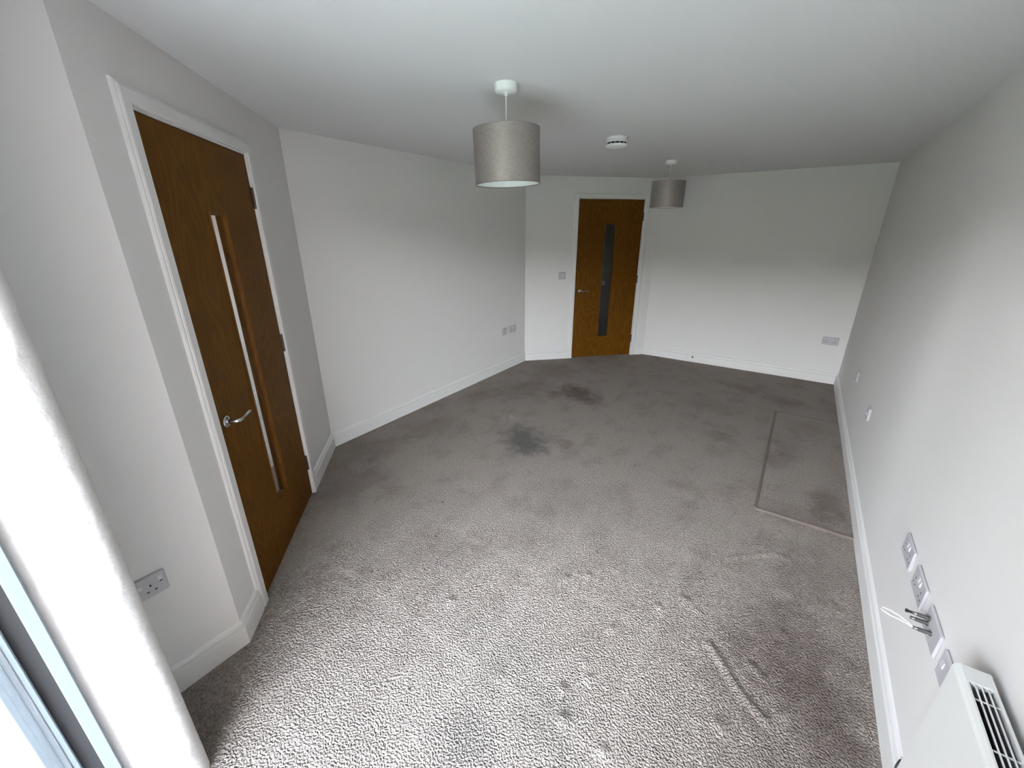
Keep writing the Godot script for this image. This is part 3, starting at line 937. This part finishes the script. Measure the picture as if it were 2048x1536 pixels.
# ---------------------------------------------------------------- floor access panel
func make_access_panel() -> void:
	var o := group_node("access_panel", Transform3D(Basis(), P(3.505, 0.286, 0.0)))
	tag(o, "carpet-covered rectangular access panel with thin brown edging by the right wall", "floor panel")
	var st := SurfaceTool.new()
	st.begin(Mesh.PRIMITIVE_TRIANGLES)
	var u0 := 2.632
	var u1 := 4.392
	var v0 := 0.052
	var v1 := 0.5255
	var nu := 40
	var nv := 12
	var c := P(3.505, 0.286)
	var n := FastNoiseLite.new()
	n.seed = 8
	n.frequency = 2.0
	for i in nu:
		for j in nv:
			var q := []
			for w in [[0, 0], [1, 0], [1, 1], [0, 1]]:
				var u: float = lerpf(u0, u1, (i + w[0]) / float(nu))
				var v: float = lerpf(v0, v1, (j + w[1]) / float(nv))
				q.append([P(u, v, 0.010 + 0.0008 * n.get_noise_2d(u, v)) - c, u, v])
			for f in [[0, 1, 2], [0, 2, 3]]:
				for k in f:
					st.set_normal(Vector3.UP)
					st.set_uv(Vector2(q[k][2] / 0.55, q[k][1] / 0.55))
					st.set_uv2(Vector2((q[k][2] + 2.95) / 3.55, q[k][1] / 5.7))
					st.add_vertex(q[k][0])
	st.generate_tangents()
	done(st, "carpet_top", M.carpet, o)
	st = begin()
	box(st, P(u1, v0, -0.004) - c, P(u0, v1, 0.0085) - c)
	done(st, "board", M.trim_brown, o)
	for e in [[P(u1 + 0.010, v0 - 0.019, -0.003), P(u0 - 0.010, v0 - 0.002, 0.0135)], [P(u0 - 0.002, v0 - 0.002, -0.003), P(u0 - 0.017, v1, 0.0135)], [P(u1 + 0.009, v0 - 0.002, -0.003), P(u1 + 0.001, v1, 0.0115)]]:
		st = begin()
		box(st, e[0] - c, e[1] - c, 0.0015)
		done(st, "edging", M.trim_brown, o)

# ---------------------------------------------------------------- balcony door and what stands outside
func make_window() -> void:
	var o := group_node("window_1", Transform3D(Basis(), P(-0.08, (JAMB + JAMB_R) / 2, 0.0)))
	tag(o, "grey-blue framed glazed balcony door at the lower left edge of the view", "window", "structure")
	var c := o.position
	var st: SurfaceTool
	# outer frame: section steps back from the room face; the left member is the one in view
	for s in [1.0, -1.0]:
		var e: float = JAMB if s > 0.0 else JAMB_R
		st = begin()
		box(st, P(-0.037, e, 0.0) - c, P(-0.062, e + s * 0.018, HEAD) - c, 0.002)
		done(st, "frame_post", M.upvc, o)
		st = begin()
		box(st, P(-0.110, e, 0.0) - c, P(-0.135, e + s * 0.030, HEAD) - c, 0.002)
		done(st, "frame_post", M.upvc, o)
		st = begin()
		box(st, P(-0.062, e, 0.0) - c, P(-0.091, e + s * 0.010, HEAD) - c)
		done(st, "gasket", M.rubber, o)
		st = begin()
		box(st, P(-0.091, e, 0.03) - c, P(-0.101, e + s * 0.022, HEAD - 0.03) - c, 0.002)
		done(st, "glazing_bead", M.upvc, o)
	for y in [[0.0, 0.05], [HEAD - 0.05, HEAD]]:
		st = begin()
		box(st, P(-0.037, JAMB + 0.018, y[0]) - c, P(-0.135, JAMB_R - 0.018, y[1]) - c, 0.002)
		done(st, "frame_rail", M.upvc, o)
	st = begin()
	box(st, P(-0.102, JAMB + 0.004, 0.03) - c, P(-0.108, JAMB_R - 0.004, HEAD - 0.03) - c)
	var g := done(st, "glass_pane", M.glass, o)
	g.set_meta("label", "large clear glass pane")

func make_outside() -> void:
	var st := begin()
	box(st, P(-0.20, -9.0, -0.20), P(-3.2, 6.0, -0.03))
	tag(done(st, "patio", M.paving), "pale paving outside the balcony door", "paving", "structure")
	st = begin()
	box(st, P(-0.20, 1.95, -0.03), P(-2.7, 2.10, 2.75))
	tag(done(st, "wall_outside_right", M.brick), "brick side wall right of the recessed balcony outside", "wall", "structure")
	st = begin()
	box(st, P(-0.20, -2.75, -0.03), P(-3.4, -2.60, 2.75))  # unseen wall, added to shade the right wall from sideways sky
	tag(done(st, "wall_added_left", M.brick), "unseen brick side wall added left of the balcony to cut daylight", "wall", "structure")
	st = begin()
	box(st, P(-0.20, -9.0, 2.50), P(-1.50, 6.0, 2.75))
	tag(done(st, "ceiling_outside", M.paving), "underside of the balcony above outside the window", "ceiling", "structure")
	st = begin()
	box(st, P(-3.2, -60.0, -0.40), P(-60.0, 60.0, -0.10))
	tag(done(st, "lawn", M.lawn), "green lawn beyond the paving outside", "lawn", "structure")
	var o := group_node("neighbouring_house", Transform3D(Basis(), P(-22.0, 0.0, -0.1)))
	tag(o, "brick terrace with a dark pitched roof opposite the window", "house", "structure")
	st = begin()
	box(st, Vector3(-30, 0, 0), Vector3(30, 3.4, 7.0))
	done(st, "brick_walls", M.brick, o)
	st = begin()
	run(st, [Vector2(-0.4, 3.4), Vector2(3.5, 5.4), Vector2(7.4, 3.4)], Vector3(-30.3, 0, 0), Vector3(30.3, 0, 0), Vector3.BACK, Vector3.UP)
	done(st, "roof", M.roof, o)

func _ready() -> void:
	# camera, sky, exposure
	var cam := Camera3D.new()
	cam.name = "camera"
	cam.position = Vector3(0, 1.6351, 0)
	cam.rotation = Vector3(-0.3578, 0.6024, -0.0017)
	cam.fov = rad_to_deg(2.0 * atan(768.0 / 822.8))
	cam.near = 0.02
	add_child(cam)
	cam.current = true
	var we := WorldEnvironment.new()
	we.name = "environment"
	var env := Environment.new()
	env.background_mode = Environment.BG_SKY
	var sky := Sky.new()
	var sm := ProceduralSkyMaterial.new()
	sm.sky_top_color = Color(0.55, 0.61, 0.69)
	sm.sky_horizon_color = Color(1.0, 1.0, 1.0)
	sm.sky_curve = 0.3
	sm.ground_horizon_color = Color(0.5, 0.5, 0.48)
	sm.ground_bottom_color = Color(0.4, 0.4, 0.38)
	sm.sky_energy_multiplier = 1.0
	sky.sky_material = sm
	env.sky = sky
	env.ambient_light_source = Environment.AMBIENT_SOURCE_SKY
	env.tonemap_mode = Environment.TONE_MAPPER_LINEAR
	env.tonemap_exposure = 69.0
	env.sdfgi_enabled = true
	env.ssao_enabled = true
	env.ssil_enabled = true
	we.environment = env
	add_child(we)
	make_materials()
	make_shell()
	make_window()
	make_outside()
	var dB := (C2 - C1).normalized()
	var dA := (CS - CA).normalized()
	var oa := CA + dA * 1.483
	var ob := C1 + dB * 0.662
	make_door(1, P(oa.x, oa.y), D(Vector2(R2, R2)), M.wood, "near oak veneer door with a tall narrow glass strip", "white painted frame and architrave of the near door")
	make_door(2, P(ob.x, ob.y), D(Vector2(-R2, R2)), M.wood_b, "far oak veneer door with a dark narrow glass strip", "white painted frame and architrave of the far door")
	make_access_panel()
	make_heater()
	make_fittings()
	make_ceiling_fittings()
